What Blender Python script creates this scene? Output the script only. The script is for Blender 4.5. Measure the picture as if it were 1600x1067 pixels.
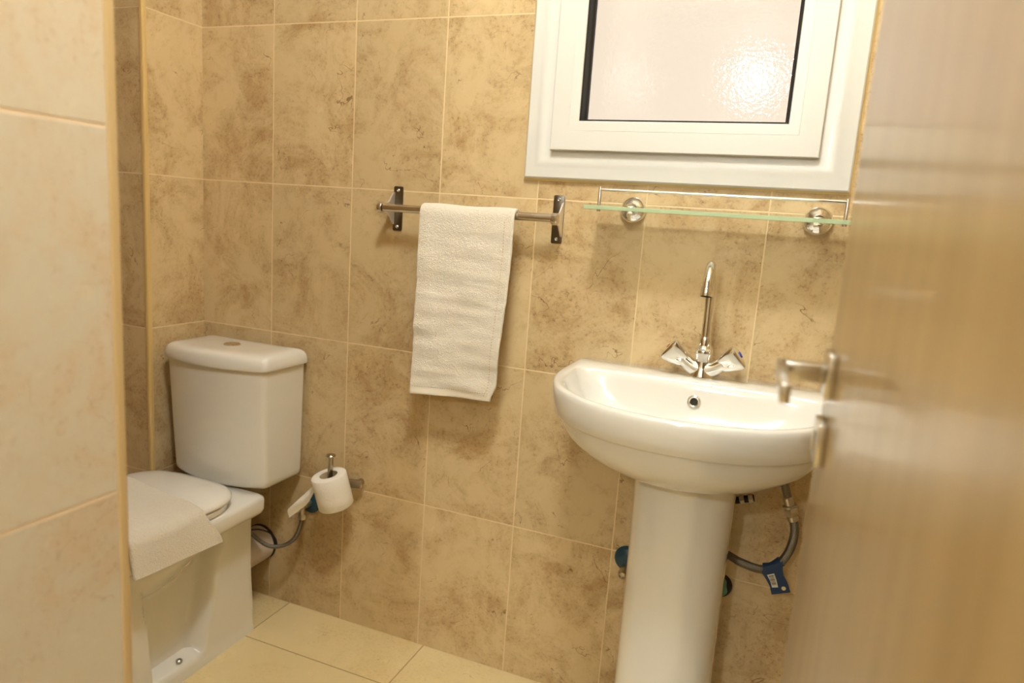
import bpy, bmesh, math, random
from mathutils import Vector, Matrix, noise
random.seed(7)
for o in list(bpy.data.objects): bpy.data.objects.remove(o)
SC = bpy.context.scene
COL = SC.collection
PI = math.pi
sin, cos = math.sin, math.cos

# ------------------------------------------------------------------ camera
cd = bpy.data.cameras.new('camera'); cam = bpy.data.objects.new('camera', cd); COL.objects.link(cam)
a_, b_, c_ = 1.3972, .3675, .07
M = Matrix.Rotation(b_, 4, 'Z') @ Matrix.Rotation(a_, 4, 'X') @ Matrix.Rotation(c_, 4, 'Z')
cam.matrix_world = Matrix.Translation((1.5479, -1.5208, 1.145)) @ M
cd.sensor_width = 36; cd.lens = 1084.3 / 1600 * 36
cd.clip_start = .02; cd.clip_end = 50
cd.dof.use_dof = True; cd.dof.focus_distance = 1.5; cd.dof.aperture_fstop = 3.0
SC.camera = cam

# ------------------------------------------------------------------ light
SC.view_settings.view_transform = 'Standard'; SC.view_settings.look = 'None'
SC.view_settings.gamma = 1; SC.view_settings.use_curve_mapping = False
SC.view_settings.exposure = 0.82
LAMP = (1.27, -1.08, 2.47); LAMP_W = 33.0
HALL = (1.21, -3.3, 2.12); HALL_W = 34.0
LAMP_COL = (.96, 1.04, 1.08)
w = bpy.data.worlds.new('world'); SC.world = w; w.use_nodes = True
WORLD_BG = w.node_tree.nodes['Background']
WORLD_BG.inputs[0].default_value = (1.0, .87, .72, 1); WORLD_BG.inputs[1].default_value = .55

# ------------------------------------------------------------------ node helpers
def lin(r, g, b):
    f = lambda c: (c/255/12.92) if c/255 <= .04045 else ((c/255+.055)/1.055)**2.4
    return (f(r), f(g), f(b), 1)
class NT:
    def __init__(s, name):
        s.m = bpy.data.materials.new(name); s.m.use_nodes = True
        s.t = s.m.node_tree; s.b = s.t.nodes['Principled BSDF']
    def n(s, typ, **kw):
        x = s.t.nodes.new(typ)
        for k, v in kw.items(): setattr(x, k, v)
        return x
    def put(s, sock, v):
        if isinstance(v, bpy.types.NodeSocket): s.t.links.new(v, sock)
        elif v is not None: sock.default_value = v
    def math(s, op, a, b=None, c=None, clamp=False):
        x = s.n('ShaderNodeMath', operation=op, use_clamp=clamp)
        s.put(x.inputs[0], a); s.put(x.inputs[1], b)
        if c is not None: s.put(x.inputs[2], c)
        return x.outputs[0]
    def noise(s, vec, scale, detail=4, rough=.55, dist=0, out=0):
        x = s.n('ShaderNodeTexNoise')
        s.put(x.inputs['Vector'], vec); x.inputs['Scale'].default_value = scale
        x.inputs['Detail'].default_value = detail; x.inputs['Roughness'].default_value = rough
        x.inputs['Distortion'].default_value = dist
        return x.outputs[out]
    def ss(s, v, a, b, lo=0., hi=1.):
        x = s.n('ShaderNodeMapRange', interpolation_type='SMOOTHSTEP')
        s.put(x.inputs[0], v); x.inputs[1].default_value = a; x.inputs[2].default_value = b
        x.inputs[3].default_value = lo; x.inputs[4].default_value = hi
        return x.outputs[0]
    def mix(s, f, a, b):
        x = s.n('ShaderNodeMix', data_type='RGBA')
        s.put(x.inputs[0], f); s.put(x.inputs[6], a); s.put(x.inputs[7], b)
        return x.outputs[2]
    def bump(s, h, strength=.3, dist=.002):
        x = s.n('ShaderNodeBump'); s.put(x.inputs['Height'], h)
        x.inputs['Strength'].default_value = strength; x.inputs['Distance'].default_value = dist
        s.t.links.new(x.outputs[0], s.b.inputs['Normal'])
    def set(s, **kw):
        for k, v in kw.items(): s.put(s.b.inputs[k.replace('_', ' ')], v)
        return s
    def pos(s):
        return s.n('ShaderNodeNewGeometry').outputs['Position']
def simple(name, col, rough=.4, metal=0, coat=0, **kw):
    t = NT(name); t.set(Base_Color=col, Roughness=rough, Metallic=metal)
    t.b.inputs['Coat Weight'].default_value = coat
    for k, v in kw.items(): t.set(**{k: v})
    return t.m

def tile_mat(name, axis, W, H, u0, v0, base, mid, dark, grout, gw=.0027, rough=.14, floor=False, amount=1.0):
    t = NT(name); p = t.pos()
    sp = t.n('ShaderNodeSeparateXYZ'); t.put(sp.inputs[0], p)
    u = sp.outputs['XYZ'.index(axis[0])]; v = sp.outputs['XYZ'.index(axis[1])]
    U = t.math('DIVIDE', t.math('SUBTRACT', u, u0), W); V = t.math('DIVIDE', t.math('SUBTRACT', v, v0), H)
    cu = t.math('FLOOR', U); cv = t.math('FLOOR', V)
    fu = t.math('SUBTRACT', U, cu); fv = t.math('SUBTRACT', V, cv)
    du = t.math('MULTIPLY', t.math('MINIMUM', fu, t.math('SUBTRACT', 1, fu)), W)
    dv = t.math('MULTIPLY', t.math('MINIMUM', fv, t.math('SUBTRACT', 1, fv)), H)
    d = t.math('MINIMUM', du, dv)
    wob = t.math('MULTIPLY', t.math('SUBTRACT', t.noise(p, 60, 2), .5), .0008)
    d = t.math('ADD', d, wob)
    g = t.ss(d, gw*.35, gw*.75, 1, 0)            # 1 in the joint
    cmb = t.n('ShaderNodeCombineXYZ'); t.put(cmb.inputs[0], cu); t.put(cmb.inputs[1], cv); cmb.inputs[2].default_value = 3.7
    wn = t.n('ShaderNodeTexWhiteNoise', noise_dimensions='3D'); t.put(wn.inputs[0], cmb.outputs[0])
    va = t.n('ShaderNodeVectorMath', operation='MULTIPLY_ADD')
    t.put(va.inputs[0], wn.outputs['Color']); va.inputs[1].default_value = (17, 23, 31); t.put(va.inputs[2], p)
    q = va.outputs[0]
    n1 = t.noise(q, 6.5 if not floor else 4, 10, .70, .7)
    n2 = t.noise(q, 22, 8, .7, .2)
    n3 = t.noise(q, 150, 3, .6)
    n4 = t.noise(q, 7, 4, .55, .5)
    n5 = t.noise(q, 130, 5, .7)
    blot = t.ss(n1, .42, .70)
    f = t.math('ADD', t.math('MULTIPLY', blot, .75), t.math('MULTIPLY', t.ss(n2, .48, .72), .38), clamp=True)
    f = t.math('MULTIPLY', f, amount)
    c = t.mix(f, base, mid)
    fine = t.math('MULTIPLY', t.math('MULTIPLY', t.ss(n5, .50, .70), t.ss(n1, .39, .61)), .55*amount)
    c = t.mix(fine, c, dark)
    vein = t.ss(t.math('ABSOLUTE', t.math('SUBTRACT', n4, .5)), .0008, .0040, 1, 0)
    vein = t.math('MULTIPLY', vein, t.ss(t.noise(q, 13, 2), .53, .62))
    c = t.mix(t.math('MULTIPLY', vein, .75*amount), c, dark)
    spk = t.math('MULTIPLY', t.ss(n3, .66, .74), t.ss(n1, .45, .6))
    c = t.mix(t.math('MULTIPLY', spk, .6*amount), c, dark)
    pale = t.math('MULTIPLY', t.ss(n2, .3, .42, 1, 0), .35)
    c = t.mix(pale, c, tuple(min(1, x*1.18) for x in base[:3])+(1,))
    tv = t.math('MULTIPLY_ADD', wn.outputs['Value'], .13, .93)
    hsv = t.n('ShaderNodeHueSaturation'); t.put(hsv.inputs['Value'], tv); t.put(hsv.inputs['Color'], c)
    col = t.mix(g, hsv.outputs[0], grout)
    r = t.math('ADD', t.math('MULTIPLY', g, .5), t.math('MULTIPLY_ADD', n2, .12, rough))
    low = t.noise(q, 3.2, 1, .3)
    h = t.math('ADD', t.math('MULTIPLY', g, -.6), t.math('ADD', t.math('MULTIPLY', n2, .08), t.math('MULTIPLY', low, 1.4)))
    t.set(Base_Color=col, Roughness=r)
    t.bump(h, .5, .0016)
    return t.m

TB, TM, TD, TG = lin(213, 188, 143), lin(176, 143, 95), lin(120, 86, 48), lin(228, 205, 156)
m_back = tile_mat('beige_wall_tile_back', 'XZ', .25, .3989, 0, -.001, TB, TM, TD, TG)
m_side = tile_mat('beige_wall_tile_side', 'YZ', .30, .3989, .015, -.001, TB, TM, TD, TG)
m_near = tile_mat('beige_wall_tile_near', 'YZ', 1.2, .4005, -.4, .0095, lin(214, 204, 182), lin(209, 178, 136), lin(176, 132, 90), lin(224, 200, 164), gw=.0035, amount=.7)
m_floor = tile_mat('beige_floor_tile', 'XY', .4437, .4437, .3245, -.183, lin(236, 213, 160), lin(224, 196, 136), lin(172, 138, 86), lin(178, 148, 98), gw=.0028, rough=.28, floor=True, amount=.6)

def _ceramic(name, col):
    t = NT(name); t.set(Base_Color=col, Roughness=.09); t.b.inputs['Coat Weight'].default_value = .7
    t.b.inputs['Coat Roughness'].default_value = .05
    t.bump(t.noise(t.pos(), 9, 1), .08, .002)
    return t.m
m_cer = _ceramic('glazed_white_ceramic', lin(232, 228, 218))
m_seat = _ceramic('white_plastic_seat', lin(238, 233, 223))
m_chrome = simple('polished_chrome', (.82, .82, .80, 1), .07, 1)
m_steel = simple('brushed_steel', (.70, .66, .58, 1), .25, 1)
m_dsteel = simple('dark_steel_plate', (.20, .18, .15, 1), .3, 1)
m_screw = simple('screw_metal', (.5, .5, .45, 1), .35, 1)
m_black = simple('black_rubber', lin(28, 26, 22), .6)
m_pvc = simple('white_window_plastic', lin(226, 224, 216), .3, 0, .15)
m_trim = simple('beige_plastic_trim', lin(214, 182, 118), .35)
m_trim2 = simple('pale_plastic_trim', lin(205, 178, 128), .5)
m_dull = simple('dull_steel', (.46, .41, .34, 1), .24, 1)
m_handle = simple('satin_nickel', (.60, .55, .47, 1), .2, 1)
m_satin = simple('satin_metal', (.80, .75, .68, 1), .5, .8)
m_caulk = simple('yellowed_caulk', lin(232, 206, 140), .6)
m_hole = simple('dark_hole', lin(35, 28, 18), .7)
m_plaster = simple('cream_plaster', lin(222, 205, 175), .85)
m_ceil = simple('white_ceiling_paint', lin(240, 236, 226), .9)
m_blue = simple('blue_plastic_cover', lin(24, 68, 90), .35)
m_teal = simple('teal_plastic_cover', lin(92, 158, 138), .45)
m_tag = simple('blue_label_plastic', lin(18, 52, 92), .4)
m_white = simple('white_paper_label', lin(222, 215, 195), .7)
m_ink = simple('dark_ink', lin(40, 36, 36), .7)
m_grey = simple('grey_drain_pipe', lin(205, 190, 175), .35)
m_brass = simple('plumbing_brass', (.55, .50, .40, 1), .3, 1)

def _towel(name, col, rib=True):
    t = NT(name); p = t.pos()
    n = t.noise(p, 420, 3, .6); n2 = t.noise(p, 150, 3, .7)
    c = t.mix(t.math('MULTIPLY', t.ss(n2, .35, .65), .25), col, tuple(x*.86 for x in col[:3])+(1,))
    t.set(Base_Color=c, Roughness=.95); t.b.inputs['Sheen Weight'].default_value = .4
    t.bump(t.math('ADD', n, t.math('MULTIPLY', n2, .8)), .9, .003)
    return t.m
m_towel = _towel('cream_terry_cloth', lin(240, 230, 210))
m_hem = simple('cream_cotton_hem', lin(236, 226, 204), .9)
m_paper = NT('white_tissue_paper'); m_paper.set(Base_Color=lin(244, 238, 226), Roughness=.95)
m_paper.bump(m_paper.noise(m_paper.pos(), 140, 3), .6, .002); m_paper = m_paper.m
m_core = simple('cardboard_core', lin(196, 176, 140), .9)

def _braid():
    t = NT('braided_steel_hose'); tc = t.n('ShaderNodeTexCoord').outputs['UV']
    sp = t.n('ShaderNodeSeparateXYZ'); t.put(sp.inputs[0], tc)
    a = t.math('ADD', t.math('MULTIPLY', sp.outputs[0], 2600), t.math('MULTIPLY', sp.outputs[1], 2*PI*6))
    b = t.math('SUBTRACT', t.math('MULTIPLY', sp.outputs[0], 2600), t.math('MULTIPLY', sp.outputs[1], 2*PI*6))
    h = t.math('MULTIPLY', t.math('SINE', a), t.math('SINE', b))
    c = t.mix(t.ss(h, -.3, .5), (.05, .045, .035, 1), (.42, .38, .31, 1))
    t.set(Base_Color=c, Roughness=.35, Metallic=.9); t.bump(h, .4, .001)
    return t.m
m_braid = _braid()

def _wood():
    t = NT('veneered_door_wood'); tc = t.n('ShaderNodeTexCoord').outputs['Object']
    mp = t.n('ShaderNodeMapping'); t.put(mp.inputs[0], tc); mp.inputs['Scale'].default_value = (14, 14, .55)
    n = t.noise(mp.outputs[0], 3.0, 6, .6, .3)
    mp2 = t.n('ShaderNodeMapping'); t.put(mp2.inputs[0], tc); mp2.inputs['Scale'].default_value = (60, 60, 2.2)
    n2 = t.noise(mp2.outputs[0], 3, 4, .6)
    c = t.mix(t.ss(n, .32, .68), lin(158, 130, 84), lin(172, 144, 98))
    c = t.mix(t.math('MULTIPLY', t.ss(n2, .45, .7), .25), c, lin(128, 98, 60))
    t.set(Base_Color=c, Roughness=.32); t.b.inputs['Coat Weight'].default_value = .5; t.b.inputs['Coat Roughness'].default_value = .13
    t.bump(n2, .15, .001)
    return t.m
m_wood = _wood()

def _frost():
    t = NT('frosted_window_glass')
    t.set(Base_Color=(1, .97, .93, 1), Roughness=.07, IOR=1.45); t.b.inputs['Transmission Weight'].default_value = 1
    v = t.n('ShaderNodeTexVoronoi', feature='SMOOTH_F1'); t.put(v.inputs['Vector'], t.pos()); v.inputs['Scale'].default_value = 170
    t.bump(t.math('ADD', v.outputs['Distance'], t.noise(t.pos(), 120, 2)), .055, .003)
    return t.m
m_frost = _frost()
def _glass(name, col, rough):
    t = NT(name); t.set(Base_Color=col, Roughness=rough, IOR=1.5); t.b.inputs['Transmission Weight'].default_value = 1
    return t.m
m_glass = _glass('clear_shelf_glass', (.93, .98, .94, 1), .02)
_e = NT('green_glass_edge'); _e.set(Base_Color=lin(192, 214, 172), Roughness=.35); _e.b.inputs['Transmission Weight'].default_value = .25
m_gedge = _e.m
def emis(name, col, s):
    t = NT(name); t.set(Base_Color=(1, 1, 1, 1)); t.b.inputs['Emission Color'].default_value = col+(1,)
    t.b.inputs['Emission Strength'].default_value = s
    return t.m

# ------------------------------------------------------------------ object helpers
ORG = {}
def tag(o, label=None, cat=None, group=None, kind=None):
    if label: o['label'] = label
    if cat: o['category'] = cat
    if group: o['group'] = group
    if kind: o['kind'] = kind
    return o
def thing(name, loc, label, cat, group=None):
    o = bpy.data.objects.new(name, None); COL.objects.link(o); o.location = loc
    o.empty_display_size = .05
    ORG[o.name] = Vector(loc); return tag(o, label, cat, group)
def mk(name, vf, mat, parent=None, smooth=35, mats=None, fmat=None, sub=0, loc=None, uv=None):
    v, f = vf
    if parent is not None: off = ORG[parent.name]
    elif loc is not None: off = Vector(loc)
    else:
        off = Vector((sum(p[0] for p in v)/len(v), sum(p[1] for p in v)/len(v), min(p[2] for p in v)))
    me = bpy.data.meshes.new(name)
    me.from_pydata([tuple(Vector(p)-off) for p in v], [], f)
    me.validate()
    bm = bmesh.new(); bm.from_mesh(me); bmesh.ops.recalc_face_normals(bm, faces=bm.faces); bm.to_mesh(me); bm.free()
    for m in (mats or [mat]): me.materials.append(m)
    if fmat:
        for i, p in enumerate(me.polygons): p.material_index = fmat(i, p)
    if uv:
        l = me.uv_layers.new(name='UVMap')
        for lp in me.loops: l.data[lp.index].uv = uv[lp.vertex_index]
    if smooth is not None:
        me.shade_smooth()
        me.set_sharp_from_angle(angle=math.radians(smooth))
    o = bpy.data.objects.new(name, me); COL.objects.link(o)
    if parent is not None:
        o.parent = parent; ORG[o.name] = off
    else:
        o.location = off; ORG[o.name] = off
    if sub:
        md = o.modifiers.new('sub', 'SUBSURF'); md.levels = sub; md.render_levels = sub
    return o
def join(*parts):
    V, Fc = [], []
    for v, f in parts:
        n = len(V); V += [tuple(p) for p in v]; Fc += [tuple(i+n for i in q) for q in f]
    return V, Fc
def bm_out(bm):
    bm.verts.ensure_lookup_table()
    r = ([tuple(v.co) for v in bm.verts], [tuple(v.index for v in f.verts) for f in bm.faces]); bm.free(); return r
def box(lo, hi, bev=0, seg=2, mtx=None):
    bm = bmesh.new(); bmesh.ops.create_cube(bm, size=1)
    for v in bm.verts: v.co = Vector([lo[i]+(v.co[i]+.5)*(hi[i]-lo[i]) for i in range(3)])
    if bev: bmesh.ops.bevel(bm, geom=list(bm.edges), offset=bev, segments=seg, profile=.5, affect='EDGES')
    if mtx: bmesh.ops.transform(bm, matrix=mtx, verts=bm.verts)
    bm.verts.index_update(); return bm_out(bm)
def loft(rings, cap0=True, cap1=True, closed=True):
    n = len(rings[0]); V = [tuple(p) for r in rings for p in r]; Fc = []
    for i in range(len(rings)-1):
        for j in range(n if closed else n-1):
            k = (j+1) % n; Fc.append((i*n+j, i*n+k, (i+1)*n+k, (i+1)*n+j))
    if cap0: Fc.append(tuple(range(n-1, -1, -1)))
    if cap1: Fc.append(tuple((len(rings)-1)*n+j for j in range(n)))
    return V, Fc
def frame_z(d):
    d = Vector(d).normalized(); return d.to_track_quat('Z', 'Y').to_matrix().to_4x4()
def lathe(prof, origin=(0, 0, 0), axis=(0, 0, 1), n=40, cap0=True, cap1=True):
    m = Matrix.Translation(origin) @ frame_z(axis)
    return loft([[m @ Vector((max(r, 1e-5)*cos(2*PI*j/n), max(r, 1e-5)*sin(2*PI*j/n), z)) for j in range(n)] for r, z in prof], cap0, cap1)
def catmull(P, k=8):
    P = [Vector(p) for p in P]; Q = [P[0]*2-P[1]]+P+[P[-1]*2-P[-2]]; out = []
    for i in range(1, len(Q)-2):
        for s in range(k):
            t = s/k; a, b, c, d = Q[i-1:i+3]
            out.append(.5*((2*b)+(c-a)*t+(2*a-5*b+4*c-d)*t*t+(3*b-a-3*c+d)*t**3))
    out.append(P[-1]); return out
def tube(P, r, n=14, k=8, smoothp=True, ret_uv=False, cap=True):
    L = catmull(P, k) if smoothp else [Vector(p) for p in P]
    rr = r if callable(r) else (lambda t: r)
    T = [(L[min(i+1, len(L)-1)]-L[max(i-1, 0)]).normalized() for i in range(len(L))]
    up = Vector((0, 0, 1)) if abs(T[0].z) < .9 else Vector((0, 1, 0))
    N = (up-T[0]*up.dot(T[0])).normalized(); rings = []; uv = []; s = 0
    for i, p in enumerate(L):
        N = (N-T[i]*N.dot(T[i])).normalized(); B = T[i].cross(N); q = rr(i/(len(L)-1))
        if i: s += (L[i]-L[i-1]).length
        rings.append([p+q*(cos(2*PI*j/n)*N+sin(2*PI*j/n)*B) for j in range(n)])
        uv += [(s, min(j, n-j)/n*2) for j in range(n)]
    g = loft(rings, cap, cap)
    return (g, uv) if ret_uv else g
def prism(poly, z0, z1, mtx=None, bev=0, seg=2):
    bm = bmesh.new(); vs = [bm.verts.new((x, y, z0)) for x, y in poly]; f = bm.faces.new(vs)
    r = bmesh.ops.extrude_face_region(bm, geom=[f])
    for v in r['geom']:
        if isinstance(v, bmesh.types.BMVert): v.co.z = z1
    bmesh.ops.recalc_face_normals(bm, faces=bm.faces)
    if bev:
        es = [e for e in bm.edges if abs(e.verts[0].co.z-e.verts[1].co.z) < 1e-6]
        bmesh.ops.bevel(bm, geom=es, offset=bev, segments=seg, profile=.5, affect='EDGES')
    if mtx: bmesh.ops.transform(bm, matrix=mtx, verts=bm.verts)
    bm.verts.index_update(); return bm_out(bm)
def fillet(pts, n=6):
    """pts: (x, y, r); returns a polygon with rounded corners"""
    out = []; N = len(pts)
    for i, (x, y, r) in enumerate(pts):
        p = Vector((x, y)); a = Vector(pts[i-1][:2])-p; b = Vector(pts[(i+1) % N][:2])-p
        if r <= 0: out.append((x, y)); continue
        an = a.angle(b); d = min(r/math.tan(an/2), a.length*.49, b.length*.49)
        s, e = p+a.normalized()*d, p+b.normalized()*d
        for k in range(n+1):
            t = k/n; q = s*(1-t)**2+p*2*t*(1-t)+e*t*t; out.append((q.x, q.y))
    return out
def lerp(a, b, t): return a+(b-a)*t
def sst(x, a, b):
    t = max(0, min(1, (x-a)/(b-a))); return t*t*(3-2*t)
def interp(tab, x):
    if x <= tab[0][0]: return tab[0][1]
    for (a, p), (b, q) in zip(tab, tab[1:]):
        if x <= b: return p+(q-p)*(x-a)/(b-a)
    return tab[-1][1]

# ------------------------------------------------------------------ the room
CH = 2.60
def struct(name, vf, mat, parent=None, smooth=35, **kw):
    o = mk(name, vf, mat, parent, smooth, **kw)
    if parent is None: o['kind'] = 'structure'
    return o
struct('floor', box((-.75, -1.72, -.08), (2.0, .12, 0)), m_floor)
struct('floor', box((-.75, -4.6, -.08), (3.2, -1.72, 0)), m_floor)
struct('ceiling', box((-.75, -1.72, CH), (2.0, .12, CH+.08)), m_ceil)
struct('ceiling', box((-.75, -4.6, CH), (3.2, -1.72, CH+.08)), m_ceil)
# back wall with the window opening
WX0, WX1, WZ0, WZ1 = .968, 1.641, 1.2405, 1.95
ox0, ox1, oz0, oz1 = WX0+.02, WX1-.02, WZ0+.02, WZ1-.02
struct('wall_back', join(box((-.75, 0, 0), (ox0, .14, CH)), box((ox1, 0, 0), (1.82, .14, CH)),
       box((ox0, 0, 0), (ox1, .14, oz0)), box((ox0, 0, oz1), (ox1, .14, CH))), m_back)
struct('wall_right', box((1.80, -1.72, 0), (1.92, 0, CH)), m_side)
struct('wall_left', box((-.75, -.975, 0), (-.63, -.19, CH)), m_side)
def by_normal(i, p): return 0 if abs(p.normal.x) > .5 else 1
struct('wall_chase', box((-.63, -.188, 0), (.009, 0, CH)), None, mats=[m_side, m_back], fmat=by_normal)
struct('wall_near', box((-.75, -1.56, 0), (.875, -.975, CH)), None, mats=[m_near, m_back], fmat=by_normal)
struct('wall_front', join(box((-.75, -1.72, 0), (.83, -1.56, CH)), box((1.69, -1.72, 0), (1.80, -1.56, CH)), box((.83, -1.72, 2.08), (1.69, -1.56, CH))), m_plaster)
struct('wall_hall', join(box((-.75, -4.7, 0), (3.2, -4.6, CH)), box((-.85, -4.6, 0), (-.75, -1.72, CH)), box((3.2, -4.6, 0), (3.3, -1.72, CH)), box((2.0, -1.72, 0), (3.2, -1.62, CH))), m_plaster)
# rounded corner beads
def bead(name, x, y, h0, h1, sx, mat=None):
    pr = fillet([(x-.009, y+.006, 0), (x-.009, y-.0035, .002), (x+.0035, y-.0035, .007), (x+.0035, y+.009, .002), (x-.002, y+.009, 0)] if sx > 0 else
                [(x-.009, y-.006, 0), (x-.009, y+.0035, .002), (x+.0035, y+.0035, .007), (x+.0035, y-.009, .002), (x-.002, y-.009, 0)])
    return struct(name, prism(pr, h0, h1), mat or m_trim)
bead('trim_1', .009, -.188, .001, CH-.001, 1)
bead('trim_2', .8745, -.9753, .001, CH-.001, -1, m_trim2)
struct('trim_3', join(box((.825, -1.735, 0), (.862, -1.545, 2.10), .003), box((1.662, -1.735, 0), (1.70, -1.545, 2.10), .003), box((.825, -1.735, 2.065), (1.70, -1.545, 2.10), .003)), m_wood)

# ------------------------------------------------------------------ window
def ring_frame(x0, x1, z0, z1, prof):
    """mitred frame: prof = (distance inwards, y)"""
    rings = []
    for d, y in prof:
        rings.append([(x0+d, y, z0+d), (x1-d, y, z0+d), (x1-d, y, z1-d), (x0+d, y, z1-d)])
    return loft(rings, False, False)
win = mk('window_1', ring_frame(WX0, WX1, WZ0, WZ1, [(0, .004), (0, -.010), (.0012, -.0122), (.0035, -.0140), (.022, -.0156), (.028, -.0172), (.032, -.0180), (.037, -.0181), (.042, -.0177), (.047, -.0169), (.053, -.0165), (.066, -.0165), (.066, .06), (.022, .06), (.022, .004), (0, .004)]), m_pvc, smooth=25, loc=(WX0, 0, WZ0))
win['kind'] = 'structure'
SX0, SX1, SZ0, SZ1 = 1.031, 1.5775, 1.3015, 1.89
mk('window_sash', ring_frame(SX0, SX1, SZ0, SZ1, [(.004, .03), (.004, -.018), (0, -.018), (0, -.0300), (.0015, -.0315), (.040, -.0325), (.0408, -.0318), (.0416, -.0325), (.0605, -.0320), (.062, -.030), (.062, .03), (.004, .03)]), m_pvc, win, smooth=25)
mk('window_gasket', ring_frame(SX0+.062, SX1-.062, SZ0+.062, SZ1-.062, [(-.001, -.0295), (.0012, -.0300), (.0035, -.028), (.0045, -.004), (.0075, 0.0), (.0075, .012), (-.001, .012), (-.001, -.0295)]), m_black, win, smooth=25)
mk('window_pane', box((SX0+.066, .001, SZ0+.066), (SX1-.066, .007, SZ1-.066)), m_frost, win, smooth=None)
mk('window_caulk', ring_frame(WX0-.0045, WX1+.0045, WZ0-.0045, WZ1+.0045, [(0, .001), (.0005, -.0022), (.003, -.004), (.006, -.006), (.006, .001), (0, .001)]), m_caulk, win)

# ------------------------------------------------------------------ toilet
TX = .213
toil = thing('toilet', (TX, -.35, 0), 'white close-coupled toilet standing in the corner under a small towel', 'toilet')
def plan(z, hw, yb, yf, yc, nb=8, nf=2.3, n=96, cx=TX):
    out = []
    for j in range(n):
        t = 2*PI*j/n; c, s = cos(t), sin(t)
        if s >= 0: b = yb-yc; e = nb
        else: b = yc-yf; e = nf
        out.append((cx+hw*math.copysign(abs(c)**(2/e), c), yc+b*math.copysign(abs(s)**(2/e), s), z))
    return out
# pedestal: skirt with a sunk panel each side, flaring into the bowl
def body_hw(y, z):
    """half width of skirt at y (distance from wall negative)"""
    base = .112+.028*sst(z, .315, .368)**1.5+.004*sst(z, .03, 0)
    y0 = .262+.045*(1-sst(z, .03, .27))-.03*sst(z, .25, .33)
    m = sst(-y, y0+.006, y0+.040)*(1-sst(-y, .462+.10*(z-.04), .470+.10*(z-.04)))*sst(z, .034, .048)*(1-sst(z, .27, .34))
    w_ = base-.046*m
    # bowl belly
    e = 1-((y+.45)/.245)**2-((z-.405)/.192)**2
    if e > 0: w_ = max(w_, .146*math.sqrt(e))
    return w_
def body():
    rings = []; zs = [0, .004, .02, .03, .038, .046, .055, .065]+[.075+.0125*i for i in range(24)]
    zs = [z for z in zs if z < .366]+[.368]
    n = 150
    for z in zs:
        yb = -.150-.008*sst(z, .05, .2); yf = interp([(0, -.575), (.05, -.57), (.2, -.585), (.3, -.63), (.37, -.665)], z)
        yc = yf+.075
        side = []
        for k in range(n+1):
            # from back centre, across the back, along the right side, to the front centre
            t = k/n
            if t < .08:
                y = yb; h = body_hw(y, z)*t/.08*.985
            elif t < .78:
                y = lerp(yb, yc, (t-.08)/.70); h = body_hw(y, z)
                q = (t-.08)/.03
                if q < 1: h *= .985+.015*math.sin(q*PI/2)
            else:
                a = (t-.78)/.22*PI/2; y = yc-(yc-yf)*sin(a); h = body_hw(yc, z)*cos(a)**.85 if a < PI/2-1e-6 else 0
            side.append((h, y))
        r = [(TX+h, y, z) for h, y in side]+[(TX-h, y, z) for h, y in side[-2:0:-1]]
        rings.append(r)
    return loft(rings)
mk('bowl', body(), m_cer, toil, smooth=50)
# rim and deck
def deck():
    rr = []
    for z, d in [(.352, .030), (.357, .010), (.363, .003), (.372, 0), (.396, 0), (.402, .002), (.406, .008), (.4065, .05)]:
        p = []
        hw = .170-d; yb = -.163-d; yf = -.685+d
        pts = []
        N = 26
        pts += [(hw*k/4, yb) for k in range(0, 3)]
        # back corner
        r = .022
        for k in range(7):
            a = PI/2*k/6; pts.append((hw-r+r*sin(a), yb-r+r*cos(a)))
        for k in range(1, 16): pts.append((hw+.004*sst(k/16, 0, 1), lerp(yb-r, -.44, k/16)))
        for k in range(N+1):
            a = PI/2*k/N; pts.append(((hw+.004)*cos(a)**.9 if k < N else 0, -.44-(-.44-yf)*sin(a)))
        r_ = [(TX+x, y, z) for x, y in pts]+[(TX-x, y, z) for x, y in pts[-2:0:-1]]
        rr.append(r_)
    return loft(rr)
mk('rim', deck(), m_cer, toil, smooth=60)
def seat_outline(d, z, yb=-.222, yf=-.690, hw=.166):
    pts = []; r = .095
    h = hw-d; b = yb-d; f = yf+d; r = max(.02, r-d)
    pts += [(h*.5*k/5, b-.004*(k/5)**2) for k in range(0, 5)]
    for k in range(13):
        a = PI/2*k/12; pts.append((h-r+r*sin(a), b-.004-r*1.05+r*1.05*cos(a)))
    for k in range(1, 8): pts.append((h, lerp(b-.004-r*1.05, -.44, k/8)))
    for k in range(25):
        a = PI/2*k/24; pts.append((h*cos(a)**.92 if k < 24 else 0, -.44-(-.44-f)*sin(a)))
    return [(TX+x, y, z) for x, y in pts]+[(TX-x, y, z) for x, y in pts[-2:0:-1]]
def lid_top(z0):
    R = [seat_outline(.004, .4255), seat_outline(0, .428), seat_outline(0, .4325), seat_outline(.004, .438), seat_outline(.012, .4425), seat_outline(.03, .4465), seat_outline(.06, .450), seat_outline(.10, .4525)]
    return loft(R)
mk('seat', loft([seat_outline(.006, .407, yb=-.232), seat_outline(.002, .410, yb=-.232), seat_outline(.002, .422, yb=-.232), seat_outline(.008, .4252, yb=-.232)]), m_seat, toil, smooth=60)
mk('seat_lid', lid_top(0), m_seat, toil, smooth=60)
for s in (-1, 1):
    mk('seat_hinge', tube([(TX+s*.07-.018, -.222, .416), (TX+s*.07+.018, -.222, .416)], .009, smoothp=False), m_seat, toil)
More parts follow.
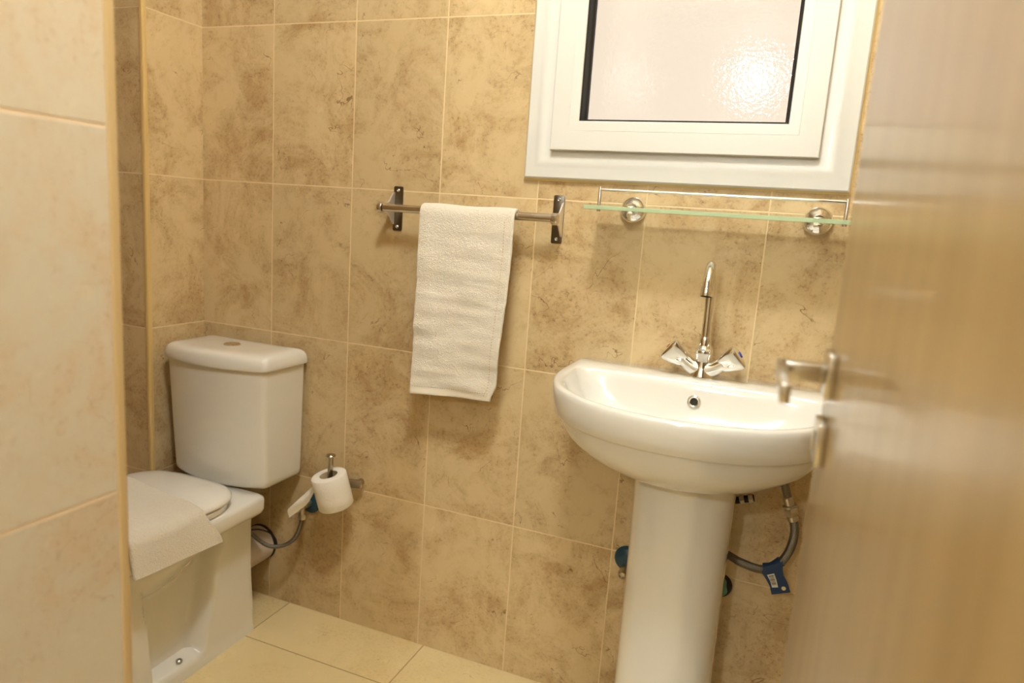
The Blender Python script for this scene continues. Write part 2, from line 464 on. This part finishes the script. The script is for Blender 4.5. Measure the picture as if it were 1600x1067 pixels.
# cistern
def tank_outline(hw, yb, yc, bul, z, r=.030):
    cx = TX-.0005
    fr = [(cx+hw*(1-2*k/12.)*1.0, yc-bul*(1-(1-2*k/12.)**2), 0) for k in range(1, 12)]
    pts = [(cx-hw, yb, .012), (cx+hw*1.0, yb, .012), (cx+hw*.985, yc, r)]+fr+[(cx-hw*.985, yc, r)]
    return [(x, y, z) for x, y in fillet(pts, 10)]
def tk(z, s, d=0):
    hw = lerp(.157, .1635, s)-d; return tank_outline(hw, -.012-d*.6, lerp(-.156, -.170, s)+d, .034, z)
mk('cistern', loft([tk(.4075, 0, .022), tk(.4085, 0, .012), tk(.412, 0, .005), tk(.419, 0, .001)]+[tk(.43+.305*k/12, k/12) for k in range(13)]), m_cer, toil, smooth=40)
def lid(z, d): return tank_outline(.1725-d, -.008-d*.8, -.174+d*.8, .037, z, .028)
mk('cistern_lid', loft([lid(.7295, .004), lid(.7285, .001), lid(.731, 0), lid(.742, .0010), lid(.752, .0035), lid(.759, .0075), lid(.764, .014), lid(.767, .025), lid(.7685, .040), lid(.7692, .060)]), m_cer, toil, smooth=60)
btn = mk('flush_button', lathe([(.0215, .7685), (.0215, .7705), (.019, .7725), (.0165, .773), (.016, .7715), (.0155, .7735), (.010, .7745), (.0001, .775)], (TX, -.108, 0), n=40), m_steel, toil)
mk('fixing_screw', lathe([(.0075, 0), (.0075, .003), (.005, .0055), (.003, .006), (.0028, .0035), (.0001, .0035)], (TX+.098, -.385, .044), (.25, 0, 1), n=20), m_screw, toil)

# waste pipe behind the toilet
pipe = thing('waste_pipe', (.222, -.01, .17), 'short pale waste pipe between the toilet back and the tiled wall', 'pipe')
mk('pipe', lathe([(.051, -.150), (.051, -.001)], (.222, 0, .168), (0, 1, 0), n=40), m_grey, pipe)
mk('rubber_collar', lathe([(.0512, -.009), (.0525, -.007), (.0530, -.001)], (.222, 0, .168), (0, 1, 0), n=40), m_black, pipe)

# ------------------------------------------------------------------ small towel over the toilet lid
def lidz(x, y):
    dx = abs(x-TX); dedge = .166-dx
    return interp([(-.02, .428), (0, .4325), (.004, .438), (.012, .4425), (.03, .4465), (.06, .450), (.10, .4525)], min(dedge, (-.222-y)))
def folded():
    NU, NV = 90, 60
    def P(u, v, h):
        # u: 0 over the lid .. 1 hanging at the right, v: 0 back edge .. 1 front edge
        L = lerp(.436, .420, v)*u; x0 = .030; flat = .334+.004*math.sin(v*5)
        y = lerp(-.340-.038*sst(u, 0, .6)+.040*sst(u, .78, 1), -.566, v)
        nrm = Vector((0, 0, 1))
        if L < flat:
            x = x0+L; z = lidz(x, y)
        else:
            x_e = x0+flat; s = L-flat; R = .016; a = min(s/R, 1.35); z_e = lidz(min(x_e, .388), y)
            x = x_e+R*sin(a); z = z_e-R*(1-cos(a)); s2 = max(0, s-R*1.35)
            x += s2*cos(1.35)*.7; z -= s2*sin(1.35)
            nrm = Vector((sin(a), 0, cos(a)))
        nn = noise.noise(Vector((x*14, y*14, z*14)))*.0030+noise.noise(Vector((x*40, y*40, 3)))*.0008
        return Vector((x, y, z))+nrm*(h+nn)
    V = []; Fc = []
    ring = []
    # closed cross-section in v: top layer out, rounded fold, bottom layer back
    def sect(u):
        r = []
        th = .010
        for k in range(NV+1): r.append(P(u, k/NV, th+.002*math.sin(k/NV*PI)))
        for k in range(1, 5): r.append(P(u, 1, th*(1-k/5))+Vector((0, -.0035*math.sin(k/5*PI), 0)))
        for k in range(NV+1): r.append(P(u, 1-k/NV, .0012))
        for k in range(1, 5): r.append(P(u, 0, th*(k/5))+Vector((0, .0035*math.sin(k/5*PI), 0)))
        return r
    return loft([sect(i/NU) for i in range(NU+1)])
ft = mk('folded_towel', folded(), m_towel, smooth=60)
tag(ft, 'small folded cream towel draped over the closed toilet lid', 'towel')

# ------------------------------------------------------------------ towel rail with towel
RZ = 1.152; RY = -.060
rail = thing('towel_rail', (.84, 0, RZ), 'brushed metal towel rail with dark screw plates on the tiled back wall', 'towel rail')
mk('bar', tube([(.634, RY, RZ), (1.066, RY, RZ+.002)], .0095, 20, smoothp=False), m_steel, rail)
def bracket(xp, side):
    """plate on the wall at xp, upright flange at its outer side carrying the bar"""
    b = mk('bracket', prism(fillet([(xp-.013, RZ-.054, .004), (xp+.013, RZ-.054, .004), (xp+.013, RZ+.054, .004), (xp-.013, RZ+.054, .004)]), 0, .003, Matrix(((1, 0, 0, 0), (0, 0, -1, 0), (0, 1, 0, 0), (0, 0, 0, 1))), .0006), m_dsteel, rail)
    # flange: in the y-z plane, wide at the wall, narrow nose at the bar
    pr = []
    N = 14
    up = []
    for k in range(N+1):
        t = k/N; y = -.003-.050*t
        h = .013+.026*(1-sst(t, 0, .62))
        up.append((y, h))
    nose = [(-.0600-.0095*sin(a), .0135*cos(a)) for a in [PI*j/10 for j in range(11)]]
    pts = [(y, h) for y, h in up]+nose+[(y, -h) for y, h in reversed(up)]
    fx = xp+side*.011
    V = []
    for x in (fx-.0016, fx+.0016): V.append([(x, y, RZ+h) for y, h in pts])
    f = mk('flange', loft(V), m_satin, rail)
    f['label'] = 'curved metal flange holding the bar end'
    mk('bar_cap', lathe([(.0125, -.006), (.0135, -.004), (.0135, .004), (.011, .0065), (.0001, .007)], (fx+side*.001, RY, RZ), (side, 0, 0), n=28), m_steel, rail)
    for z in (-.044, .044):
        mk('screw', lathe([(.0040, .003), (.0040, .0043), (.0025, .0055), (.0015, .0048), (.0001, .0045)], (xp, 0, RZ+z), (0, -1, 0), n=16), m_screw, b)
    return b
bracket(.637, -1); bracket(1.0535, 1)

def hang_towel():
    NU, NV = 74, 170
    top = RZ+.0165
    Lf, Lb = .425, .40
    arc = .0185
    tot = Lf+Lb+PI*arc; top -= .003
    def P(u, s, off):
        if s > Lf+PI*arc: s_ = max(0, Lf-(s-Lf-PI*arc))
        else: s_ = s
        # s metres along the drape measured from the front bottom edge
        xl = .7415+(.003)*sst(s_, .1, .42); xr = .9750-.012*(1-sst(s_, 0, .04))-.014*(1-sst(s_, .03, .36))
        x = lerp(xl, xr, u)
        if s < Lf:
            z = top-arc-(Lf-s)+.013*(u-.5)*(1-sst(s, 0, .15))
            y = RY-arc; n_ = Vector((0, -1, 0)); d = (Lf-s)
            amp = sst(d, .02, .20)
            hn = noise.noise(Vector((x*9, z*34, 1.3)))*.0040+noise.noise(Vector((x*15+z*9, z*60, 5.3)))*.0022+noise.noise(Vector((x*26, z*9, 2)))*.0022
            hn *= .25+amp
            y += -.010*sst(d, 0, .3)*.4
            y += .006*math.sin(u*3.0+.4)*amp
            # double edge lip at the right
            p = Vector((x, y-hn*1.0, z))
        elif s < Lf+PI*arc:
            a = (s-Lf)/arc; p = Vector((x, RY-arc*cos(a), top-arc+arc*sin(a))); n_ = Vector((0, -cos(a), sin(a)))
            p.z += .0012*math.sin(u*9)
        else:
            d = s-Lf-PI*arc; p = Vector((lerp(xl+.004, xr-.020, u), RY+arc+.004*sst(d, 0, .2), top-arc-d)); n_ = Vector((0, 1, 0))
            p.y += noise.noise(Vector((x*9, p.z*20, 7)))*.004
        return p+n_*off
    th = .0075
    rings = []
    for i in range(NV+1):
        s = tot*i/NV
        r = [P(k/NU, s, th/2) for k in range(NU+1)]
        r += [P(1, s, th/2*math.cos(PI*k/4))+Vector((.0028*math.sin(PI*k/4), 0, 0)) for k in range(1, 4)]
        r += [P(1-k/NU, s, -th/2) for k in range(NU+1)]
        r += [P(0, s, -th/2*math.cos(PI*k/4))+Vector((-.0028*math.sin(PI*k/4), 0, 0)) for k in range(1, 4)]
        rings.append(r)
    return loft(rings), P
tw = thing('hand_towel', (.85, RY, .73), 'cream terry towel hanging folded over the towel rail', 'towel')
g, P = hang_towel()
mk('cloth', g, m_towel, tw, smooth=60)
# stitched right selvedge and bottom hem
def strip(u0, u1, s0, s1, off, nu, ns):
    R = [[P(lerp(u0, u1, k/nu), lerp(s0, s1, i/ns), off) for k in range(nu+1)]+[P(lerp(u1, u0, k/nu), lerp(s0, s1, i/ns), off-.0035) for k in range(nu+1)] for i in range(ns+1)]
    return loft(R)
mk('side_hem', join(strip(.945, .995, .004, .4245, .0042, 3, 70)), m_towel, tw, smooth=60)
mk('bottom_hem', strip(.004, .97, .003, .017, .0046, 50, 4), m_hem, tw, smooth=60)
st = []
for i in range(62):
    s = .012+.0066*i
    a = P(.925, s, .0050); b = P(.925, s+.0030, .0050)
    st.append(tube([a, b], .0008, 5, smoothp=False))
for i in range(34):
    u = .02+.028*i
    a = P(u, .0185, .0047); b = P(u+.014, .0185, .0047); st.append(tube([a, b], .0007, 5, smoothp=False))
o = mk('stitching', join(*st), m_core, tw); o['kind'] = 'stuff'

# ------------------------------------------------------------------ glass shelf
SZ = 1.181; SY0, SY1 = -.028, -.128
sh = thing('glass_shelf', (1.40, 0, SZ), 'glass shelf with chrome guard rail fixed under the window', 'shelf')
gx0, gx1 = 1.147, 1.655
def eface(i, p): return 0 if abs(p.normal.z) > .8 else 1
mk('glass_panel', box((gx0, SY1, SZ-.004), (gx1, SY0, SZ+.004), .0006, 1), None, sh, mats=[m_glass, m_gedge], fmat=eface)
for x in (1.177, 1.634):
    mk('rail_post', join(lathe([(.0042, SZ-.0075), (.0042, SZ-.0035), (.0035, SZ-.0033), (.0035, SZ+.040), (.0030, SZ+.0415)], (x, SY1+.008, 0), n=16)), m_steel, sh)
mk('guard_rail', tube([(1.177, SY1+.008, SZ+.036), (1.634, SY1+.008, SZ+.036)], .0030, 12, smoothp=False), m_chrome, sh)
for x in (1.2235, 1.5925):
    k = mk('wall_mount', lathe([(.0275, 0), (.0285, .003), (.0270, .010), (.0225, .0165), (.0165, .020), (.0130, .023), (.0125, .040), (.0110, .042), (.0001, .042)], (x, -.0004, SZ+.002), (0, -1, 0), n=48), m_chrome, sh)
    mk('glass_clamp', join(box((x-.009, -.052, SZ-.0085), (x+.009, -.026, SZ-.0041), .0015), box((x-.009, -.052, SZ+.0041), (x+.009, -.026, SZ+.0085), .0015)), m_chrome, sh)

# ------------------------------------------------------------------ basin
BX = 1.409
bas = thing('washbasin', (BX, -.2, .65), 'white half-round ceramic washbasin mounted on the wall beneath the glass shelf', 'sink')
def bring(z, hw, yb, yf, yc, nb=10, nf=2.25, n=144): return plan(z, hw, yb, yf, yc, nb, nf, n, BX)
B = []
for z, hw, yb, yf, nb, nf in [
    (.682, .060, -.110, -.262, 3, 2.2), (.686, .090, -.085, -.288, 3, 2.2), (.693, .124, -.045, -.316, 4, 2.2), (.703, .158, -.015, -.345, 6, 2.2), (.715, .188, -.002, -.369, 10, 2.2),
    (.729, .212, -.0005, -.387, 14, 2.2), (.745, .234, -.0005, -.402, 14, 2.2), (.762, .2465, -.0005, -.410, 14, 2.2), (.780, .2545, -.0005, -.415, 14, 2.2), (.7852, .2565, -.0005, -.4165, 14, 2.2), (.7872, .2640, -.0005, -.4225, 14, 2.2), (.790, .2665, -.0005, -.425, 14, 2.2),
    (.805, .2695, -.0005, -.429, 14, 2.2), (.820, .2715, -.0005, -.433, 14, 2.2), (.836, .2720, -.0005, -.434, 14, 2.2), (.843, .2712, -.001, -.4332, 14, 2.2), (.8468, .269, -.002, -.431, 14, 2.2), (.8482, .265, -.004, -.427, 14, 2.2)]:
    B.append(bring(z, hw, yb, yf, -.15, nb, nf))
for z, hw, yb, yf, nb, nf in [
    (.8478, .2515, -.098, -.419, 6, 2.3), (.8455, .2480, -.101, -.416, 6, 2.3), (.840, .2450, -.104, -.412, 6, 2.3), (.828, .2400, -.107, -.406, 5.5, 2.3), (.805, .2300, -.112, -.394, 5, 2.3), (.778, .2120, -.119, -.374, 4.5, 2.3),
    (.750, .182, -.130, -.348, 4, 2.2), (.728, .142, -.148, -.318, 3, 2.1), (.714, .095, -.172, -.288, 2.5, 2), (.708, .050, -.200, -.258, 2, 2), (.706, .020, -.216, -.243, 2, 2)]:
    B.append(bring(z, hw, yb, yf, -.16 if z > .72 else -.22 if z < .706 else -.2, nb, nf))
mk('bowl', loft(B), m_cer, bas, smooth=55)
ovr = mk('overflow_ring', lathe([(.0075, .0), (.0078, .003), (.0100, .0045), (.0130, .004), (.0140, .0015), (.0140, -.002)], (1.4080, -.1120, .8085), (0, -1, .15), n=32, cap0=False, cap1=False), m_chrome, bas)
mk('overflow_hole', lathe([(.0080, .0012), (.0001, .0013)], (1.4080, -.1120, .8085), (0, -1, .15), n=24, cap0=False), m_hole, bas)
mk('drain', lathe([(.026, 0), (.026, .002), (.021, .003), (.018, .001), (.0001, .001)], (BX, -.229, .7065), n=32), m_chrome, bas)

ped = thing('basin_pedestal', (1.415, -.18, 0), 'white ceramic pedestal column standing under the washbasin', 'pedestal')
def pring(z, hw, yb, yf): return plan(z, hw, yb, yf, -.175, 5, 2.6, 80, 1.4165)
mk('column', loft([pring(0, .118, -.06, -.292), pring(.012, .118, -.06, -.292), pring(.03, .110, -.065, -.285), pring(.08, .100, -.07, -.276), pring(.2, .0950, -.075, -.270), pring(.45, .0945, -.075, -.268), pring(.60, .0955, -.075, -.272), pring(.675, .0965, -.075, -.276), pring(.696, .0965, -.075, -.276)]), m_cer, ped, smooth=50)

# ------------------------------------------------------------------ mixer tap
FX, FY, FZ = 1.4105, -.060, .8478
tap = thing('mixer_tap', (FX, FY, FZ), 'chrome twin-handle mixer tap with a tall curved spout on the washbasin', 'tap')
mk('body', join(lathe([(.0235, 0), (.0245, .003), (.0235, .008), (.019, .018), (.0155, .032), (.0150, .046), (.0175, .052), (.0175, .060), (.0140, .064)], (FX, FY, FZ), n=40),
   tube([(FX-.004, FY, FZ+.018), (FX-.022, FY-.001, FZ+.024), (FX-.040, FY-.002, FZ+.037)], lambda t: lerp(.0175, .0145, t), 24, 6),
   tube([(FX+.004, FY, FZ+.018), (FX+.022, FY-.001, FZ+.024), (FX+.040, FY-.002, FZ+.037)], lambda t: lerp(.0175, .0145, t), 24, 6)), m_chrome, tap, smooth=45)
mk('collar', lathe([(.0165, .058), (.0175, .060), (.0175, .064), (.0160, .066), (.0125, .070), (.0122, .085), (.0105, .088)], (FX, FY, FZ), n=32), m_chrome, tap)
z0 = FZ+.08
sp_pts = [(FX, FY, z0), (FX, FY, z0+.05), (FX-.001, FY-.001, z0+.10), (FX-.0025, FY-.008, z0+.128), (FX-.003, FY-.024, z0+.148), (FX-.001, FY-.047, z0+.156), (FX, FY-.068, z0+.148), (FX, FY-.083, z0+.128), (FX, FY-.088, z0+.112)]
mk('spout', tube(sp_pts, .0095, 24, 8), m_chrome, tap)
mk('aerator', lathe([(.0108, -.0005), (.0114, .002), (.0116, .016), (.0100, .019), (.0088, .0195)], (FX, FY-.0885, z0+.098), (0, .22, 1), n=28, cap0=False), m_chrome, tap)
mk('aerator_mesh', lathe([(.0108, .001), (.0001, .002)], (FX, FY-.0885, z0+.098), (0, .22, 1), n=20, cap0=False), m_hole, tap)
def handle(s):
    d = Vector((s*.80, -.05, .60)).normalized()
    o = Vector((FX+s*.036, FY-.002, FZ+.033))
    x_ = d.cross(Vector((0, 1, 0))).normalized(); y_ = d.cross(x_).normalized()
    rings = []
    for t, r in [(0, .0125), (.001, .0170), (.004, .0190), (.012, .0225), (.024, .0275), (.036, .0310), (.0405, .0305), (.0435, .0275), (.045, .020), (.0455, .004)]:
        ring = []
        pts = []
        for k in range(3):
            # one ridge upwards-front, so a flat facet shows to the front
            a = 2*PI*k/3
            v = Vector((0, -.55, .83)); v = (v-d*v.dot(d)).normalized()
            w2 = d.cross(v)
            q = (cos(a)*v+sin(a)*w2)*r*1.34
            pts.append((q.dot(x_), q.dot(y_), r*.54))
        for x, y in fillet(pts, 10): ring.append(o+d*t+x_*x+y_*y)
        rings.append(ring)
    h = mk('handle', loft(rings), m_chrome, tap, smooth=30)
    return h, o+d*.0455, d
h, e, d = handle(-1)
mk('hot_mark', lathe([(.0045, 0), (.0045, .0012), (.0001, .0014)], e, d, n=16), simple('red_dot', lin(170, 40, 30), .4), h)
h, e, d = handle(1)
mk('cold_mark', lathe([(.0065, 0), (.0065, .0014), (.0001, .0018)], e, d, n=16), simple('blue_dot', lin(50, 70, 190), .4), h)

# ------------------------------------------------------------------ toilet roll holder and roll
hol = thing('toilet_roll_holder', (.55, 0, .43), 'brushed metal toilet roll holder with an upright post beside the cistern', 'toilet roll holder')
mk('wall_bracket', lathe([(.010, .0), (.010, .0155)], (.556, 0, .4215), (0, -1, 0), n=28), m_dull, hol)
HX, HY = .512, -.078
def flat_bar(P, hw, hh):
    R = []
    L = catmull(P, 8)
    for i, p in enumerate(L):
        T = (L[min(i+1, len(L)-1)]-L[max(i-1, 0)]).normalized(); S = T.cross(Vector((0, 0, 1))).normalized(); U = S.cross(T)
        k = .55 if i in (0, len(L)-1) else .88 if i in (1, len(L)-2) else 1
        R.append([p+S*hw*k*math.copysign(abs(cos(a))**.6, cos(a))+U*hh*k*math.copysign(abs(sin(a))**.6, sin(a)) for a in [2*PI*j/20 for j in range(20)]])
    return loft(R)
mk('arm', join(flat_bar([(.572, -.017, .4215), (.556, -.021, .4215), (.545, -.024, .4215), (.530, -.026, .4205)], .0060, .0125),
   tube([(.540, -.026, .4205), (.526, -.026, .412), (.517, -.026, .392), (.514, -.030, .368), (.512, -.045, .358), (.511, -.062, .356), (.510, HY, .358), (.510, HY, .366)], .0048, 12, 6)), m_dull, hol)
mk('post', tube([(.509, HY, .362), (.512, HY, .508)], .0070, 16, smoothp=False), m_dull, hol)
mk('post_cap', lathe([(.0060, 0), (.0115, .003), (.0125, .006), (.0110, .008), (.0001, .0085)], (.512, HY, .505), n=24), m_dull, hol)
rl = thing('toilet_roll', (.515, HY, .375), 'white toilet paper roll on the metal post with its end sheet hanging loose', 'toilet roll')
ax = Vector((-.19, -.17, 1)).normalized(); ro = Vector((.5300, HY+.004, .3755))
RR = .0455; RH = .089
mk('paper', lathe([(.0235, 0), (.030, -.0003), (RR-.002, 0), (RR, .002), (RR+.0004, .03), (RR+.0002, .06), (RR, RH-.002), (RR-.002, RH), (.034, RH+.0006), (.028, RH+.0003), (.0235, RH)], ro, ax, n=64, cap0=False, cap1=False), m_paper, rl, smooth=50)
mk('core', lathe([(.0240, .0005), (.0226, .0003), (.0226, RH-.0005), (.0240, RH-.0008)], ro, ax, n=40, cap0=False, cap1=False), m_core, rl)
# loose sheet leaving the roll at the left and drooping
def sheet():
    R = []
    N = 26
    for i in range(N+1):
        t = i/N
        # top edge and bottom edge curves
        top_ = Vector((.4800, -.088, .436)).lerp(Vector((.397, -.100, .346)), t); top_.z += .003*math.sin(t*PI)
        wd = .003+.024*sst(t, 0, .6)
        row = []
        for k in range(9):
            v = k/8; row.append(top_+Vector((.012*v*math.sin(t*PI)+.002*math.sin(v*PI+t*3), .012*v*(1-t)+.003*math.sin(v*PI*1.5+t*4), -wd*v)))
        R.append(row)
    V = R; out = []
    for row in R: out.append([tuple(p) for p in row]+[(p.x, p.y+.0005, p.z-.0002) for p in reversed(row)])
    return loft(out)
mk('loose_sheet', sheet(), m_paper, rl, smooth=60)

# ------------------------------------------------------------------ plumbing by the toilet
val = thing('angle_valve', (.394, 0, .327), 'metal angle valve with a blue cover plate on the wall behind the toilet roll', 'valve')
mk('cover_plate', lathe([(.0310, .0003), (.0305, .004), (.022, .0075), (.012, .009), (.0001, .009)], (.394, 0, .3275), (0, -1, 0), n=36), m_blue, val)
mk('valve_body', join(tube([(.394, -.008, .328), (.394, -.030, .328)], .010, 16, smoothp=False), tube([(.394, -.028, .328), (.392, -.046, .328)], .0085, 16, smoothp=False), tube([(.393, -.038, .330), (.393, -.038, .300)], .0085, 16, smoothp=False),
   lathe([(.011, 0), (.0118, .002), (.0118, .012), (.011, .014)], (.393, -.038, .292), n=6)), m_brass, val)
mk('valve_knob', lathe([(.006, 0), (.0115, .003), (.0115, .013), (.009, .016), (.0001, .016)], (.391, -.046, .328), (-.35, -1, 0), n=14), m_brass, val)
hp = [(.393, -.038, .296), (.395, -.050, .268), (.384, -.062, .238), (.356, -.072, .218), (.322, -.082, .212), (.290, -.086, .222), (.262, -.090, .240), (.245, -.100, .262)]
g, uv = tube(hp, .0056, 12, 10, ret_uv=True)
hs = mk('water_hose', g, m_braid, uv=uv)
tag(hs, 'thin braided hose looping from the blue-plated valve behind the toilet', 'hose')
hp = [(.250, -.092, .246), (.262, -.060, .238), (.272, -.030, .2195), (.2795, -.012, .196), (.2840, -.008, .172)]
hs = mk('cable', tube(hp, .0022, 8, 10), m_black)
tag(hs, 'thin dark cable curving past the pale waste pipe', 'cable')

# ------------------------------------------------------------------ plumbing under the basin
def wallcap(name, x, z, mat, lab, r=.030):
    t = thing(name, (x, 0, z), lab, 'pipe cover')
    mk('cover_plate', lathe([(r, .0003), (r-.0008, .004), (r-.006, .009), (r*.45, .013), (.0001, .0135)], (x, 0, z), (0, -1, 0), n=40), mat, t)
    return t
t = wallcap('pipe_cover', 1.289, .386, m_blue, 'round blue pipe cover with a metal cap on the wall left of the pedestal', .031)
mk('metal_cap', lathe([(.0115, .006), (.0115, .034), (.0095, .040), (.0065, .0415), (.006, .038), (.0001, .038)], (1.290, 0, .368), (-.1, -1, -.2), n=28), m_brass, t)
t = wallcap('pipe_cover', 1.497, .377, m_black, 'round teal and black pipe cover on the wall right of the pedestal', .0285)
poly = [(.0245*cos(a)*(1-.18*max(0, sin(a*3+1))), .0245*sin(a)) for a in [2*PI*k/40 for k in range(40)]]
mk('teal_film', prism([(1.4935+x, .378+z) for x, z in poly], .0095, .0142, Matrix(((1, 0, 0, 0), (0, 0, -1, 0), (0, 1, 0, 0), (0, 0, 0, 1)))), m_teal, t)
bt = thing('basin_hose', (1.60, -.09, .48), 'braided hose with metal coupling and blue label curving under the washbasin right side', 'hose')
hp = [(1.455, -.048, .480), (1.502, -.056, .478), (1.535, -.085, .4800), (1.575, -.1, .4815), (1.603, -.1, .494), (1.6225, -.1, .530), (1.6285, -.1, .572), (1.6215, -.1, .605)]
g, uv = tube(hp, .0085, 14, 10, ret_uv=True); mk('hose', g, m_braid, bt, uv=uv)
hp = [(1.608, -.1, .640), (1.600, -.1, .662), (1.590, -.098, .688), (1.572, -.095, .72)]
g, uv = tube(hp, .0078, 14, 10, ret_uv=True); mk('hose', g, m_braid, bt, uv=uv)
dd = Vector((-.35, 0, .94)).normalized(); c0 = Vector((1.6235, -.1, .597))
mk('coupling', join(lathe([(.0090, 0), (.0105, .001), (.0105, .010), (.0090, .012)], c0, dd, n=20), lathe([(.0120, .011), (.0135, .013), (.0135, .025), (.0120, .027)], c0, dd, n=6),
   lathe([(.0105, .027), (.0140, .029), (.0140, .032), (.0100, .034)], c0, dd, n=20), lathe([(.0095, .034), (.0100, .048), (.0085, .050)], c0, dd, n=20)), m_brass, bt)
# the label: wraps the hose, hangs below
def tagsheet(pts, y0, th):
    L = []
    for (xa, za), (xb, zb) in pts:
        row = [(lerp(xa, xb, k/6), y0, lerp(za, zb, k/6)) for k in range(7)]
        L.append(row+[(p[0], p[1]+th, p[2]) for p in reversed(row)])
    return loft(L)
lab_rows = [((1.5805, .491), (1.6145, .513)), ((1.578, .480), (1.6165, .496)), ((1.588, .468), (1.620, .484)), ((1.597, .455), (1.6285, .471)), ((1.6025, .438), (1.6365, .452))]
lb = mk('label_tag', tagsheet(lab_rows, -.1105, .0012), m_tag, bt)
lb['label'] = 'blue label tag with a barcode hanging from the hose'
mk('label_wrap', tube([(1.581, -.1, .4855), (1.597, -.1, .492), (1.612, -.1, .5085)], .0102, 18, 4), m_tag, lb)
bc = mk('barcode_panel', tagsheet([((1.589, .4775), (1.6015, .4840)), ((1.5965, .4665), (1.6075, .4715)), ((1.6015, .4535), (1.6125, .4570))], -.1113, .0006), m_white, lb)
bars = []
for k in range(8):
    t0 = .12+.095*k
    a0 = Vector((1.589, 0, .4775)).lerp(Vector((1.6015, 0, .4535)), t0); b0 = Vector((1.6015, 0, .4840)).lerp(Vector((1.6125, 0, .4570)), t0)
    a1 = a0.lerp(b0, .15)+Vector((.0004, 0, 0)); b1 = a0.lerp(b0, .88)
    bars.append(tube([(a1.x, -.1114, a1.z), (b1.x, -.1114, b1.z)], .0005 if k % 3 else .0008, 4, smoothp=False))
mk('barcode', join(*bars), m_ink, lb)
mk('punched_hole', lathe([(.0042, 0), (.0042, .0008), (.0001, .0009)], (1.6230, -.1108, .4575), (0, -1, 0), n=18), m_caulk, lb)
fit = thing('waste_trap', (1.50, -.05, .60), 'dark trap pipe with pale nuts behind the top of the pedestal', 'pipe')
mk('pipe', tube([(1.440, -.045, .575), (1.500, -.045, .592), (1.545, -.045, .608)], .0075, 16, 6), m_black, fit)
for x, z in ((1.517, .5985), (1.534, .6045)):
    mk('nut', lathe([(.0080, 0), (.0095, .001), (.0095, .009), (.0080, .010)], (x, -.045, z), (.93, 0, .36), n=6), m_brass, fit)

# ------------------------------------------------------------------ door
DE = Vector((1.602, -.720)); DH = Vector((1.636, -1.542))
dv = (DH-DE); DL = dv.length; dv.normalize(); dn = Vector((-dv.y, dv.x))
if dn.x > 0: dn = -dn                                # face normal towards the room
DM = Matrix(((dv.x, -dn.x, 0, DE.x), (dv.y, -dn.y, 0, DE.y), (0, 0, 1, 0), (0, 0, 0, 1)))   # local: x along door from free edge, y into the leaf
leaf = bpy.data.objects.new('door_1', None)
bpy.data.objects.remove(leaf)
def dtr(vf): return ([tuple(DM @ Vector(p)) for p in vf[0]], vf[1])
v, f = box((0, 0, .008), (DL, .040, 2.045), .0015, 1)
leaf = mk('door_1', ([tuple(p) for p in v], f), m_wood, loc=(0, 0, 0))
leaf.matrix_world = DM; leaf['kind'] = 'structure'
def dpart(name, vf, mat, parent=leaf):
    ORG[parent.name] = Vector((0, 0, 0)); return mk(name, vf, mat, parent)
HZ, KZ, HI = 1.0165, .9475, .058
dpart('handle_rosette', box((HI-.0215, -.009, HZ-.0215), (HI+.0215, 0, HZ+.0215), .0012), m_handle)
dpart('keyhole_rosette', join(box((HI-.0215, -.009, KZ-.0215), (HI+.0215, 0, KZ+.0215), .0012), box((HI-.004, -.0115, KZ-.010), (HI+.004, -.0095, KZ+.010), .0005)), m_handle)
dpart('lever_handle', join(box((HI-.0085, -.0495, HZ-.0085), (HI+.0085, -.009, HZ+.0085), .001), box((HI-.0085, -.0540, HZ-.0085), (HI+.125, -.0455, HZ+.0085), .001)), m_handle)
for z in (.25, 1.8):
    dpart('hinge', lathe([(.007, z), (.007, z+.08)], (DL+.002, -.004, 0), n=16), m_steel)

# ------------------------------------------------------------------ lamps
def lamp(name, loc, W, lab, r):
    t = thing(name, (loc[0], loc[1], CH-.10), lab, 'lamp')
    x, y, z = loc
    mk('lamp_base', lathe([(r*.8, CH-.022), (r*.8, CH-.0005)], (x, y, 0), n=32), m_pvc, t)
    if z+r*.8 < CH-.03: mk('lamp_stem', tube([(x, y, z+r*.75), (x, y, CH-.02)], .012, 12, smoothp=False), m_pvc, t)
    A = 4*PI*r*r
    mk('lamp_globe', lathe([(r*max(.001, sin(PI*k/14)), -r*cos(PI*k/14)*.8) for k in range(15)], (x, y, z), n=28), emis(name+'_glow', LAMP_COL, W/(A*PI)), t)
lamp('ceiling_lamp', LAMP, LAMP_W, 'round glowing ceiling lamp in the bathroom', .10)
lamp('ceiling_lamp', HALL, HALL_W, 'round glowing ceiling lamp in the hall outside the door', .048)
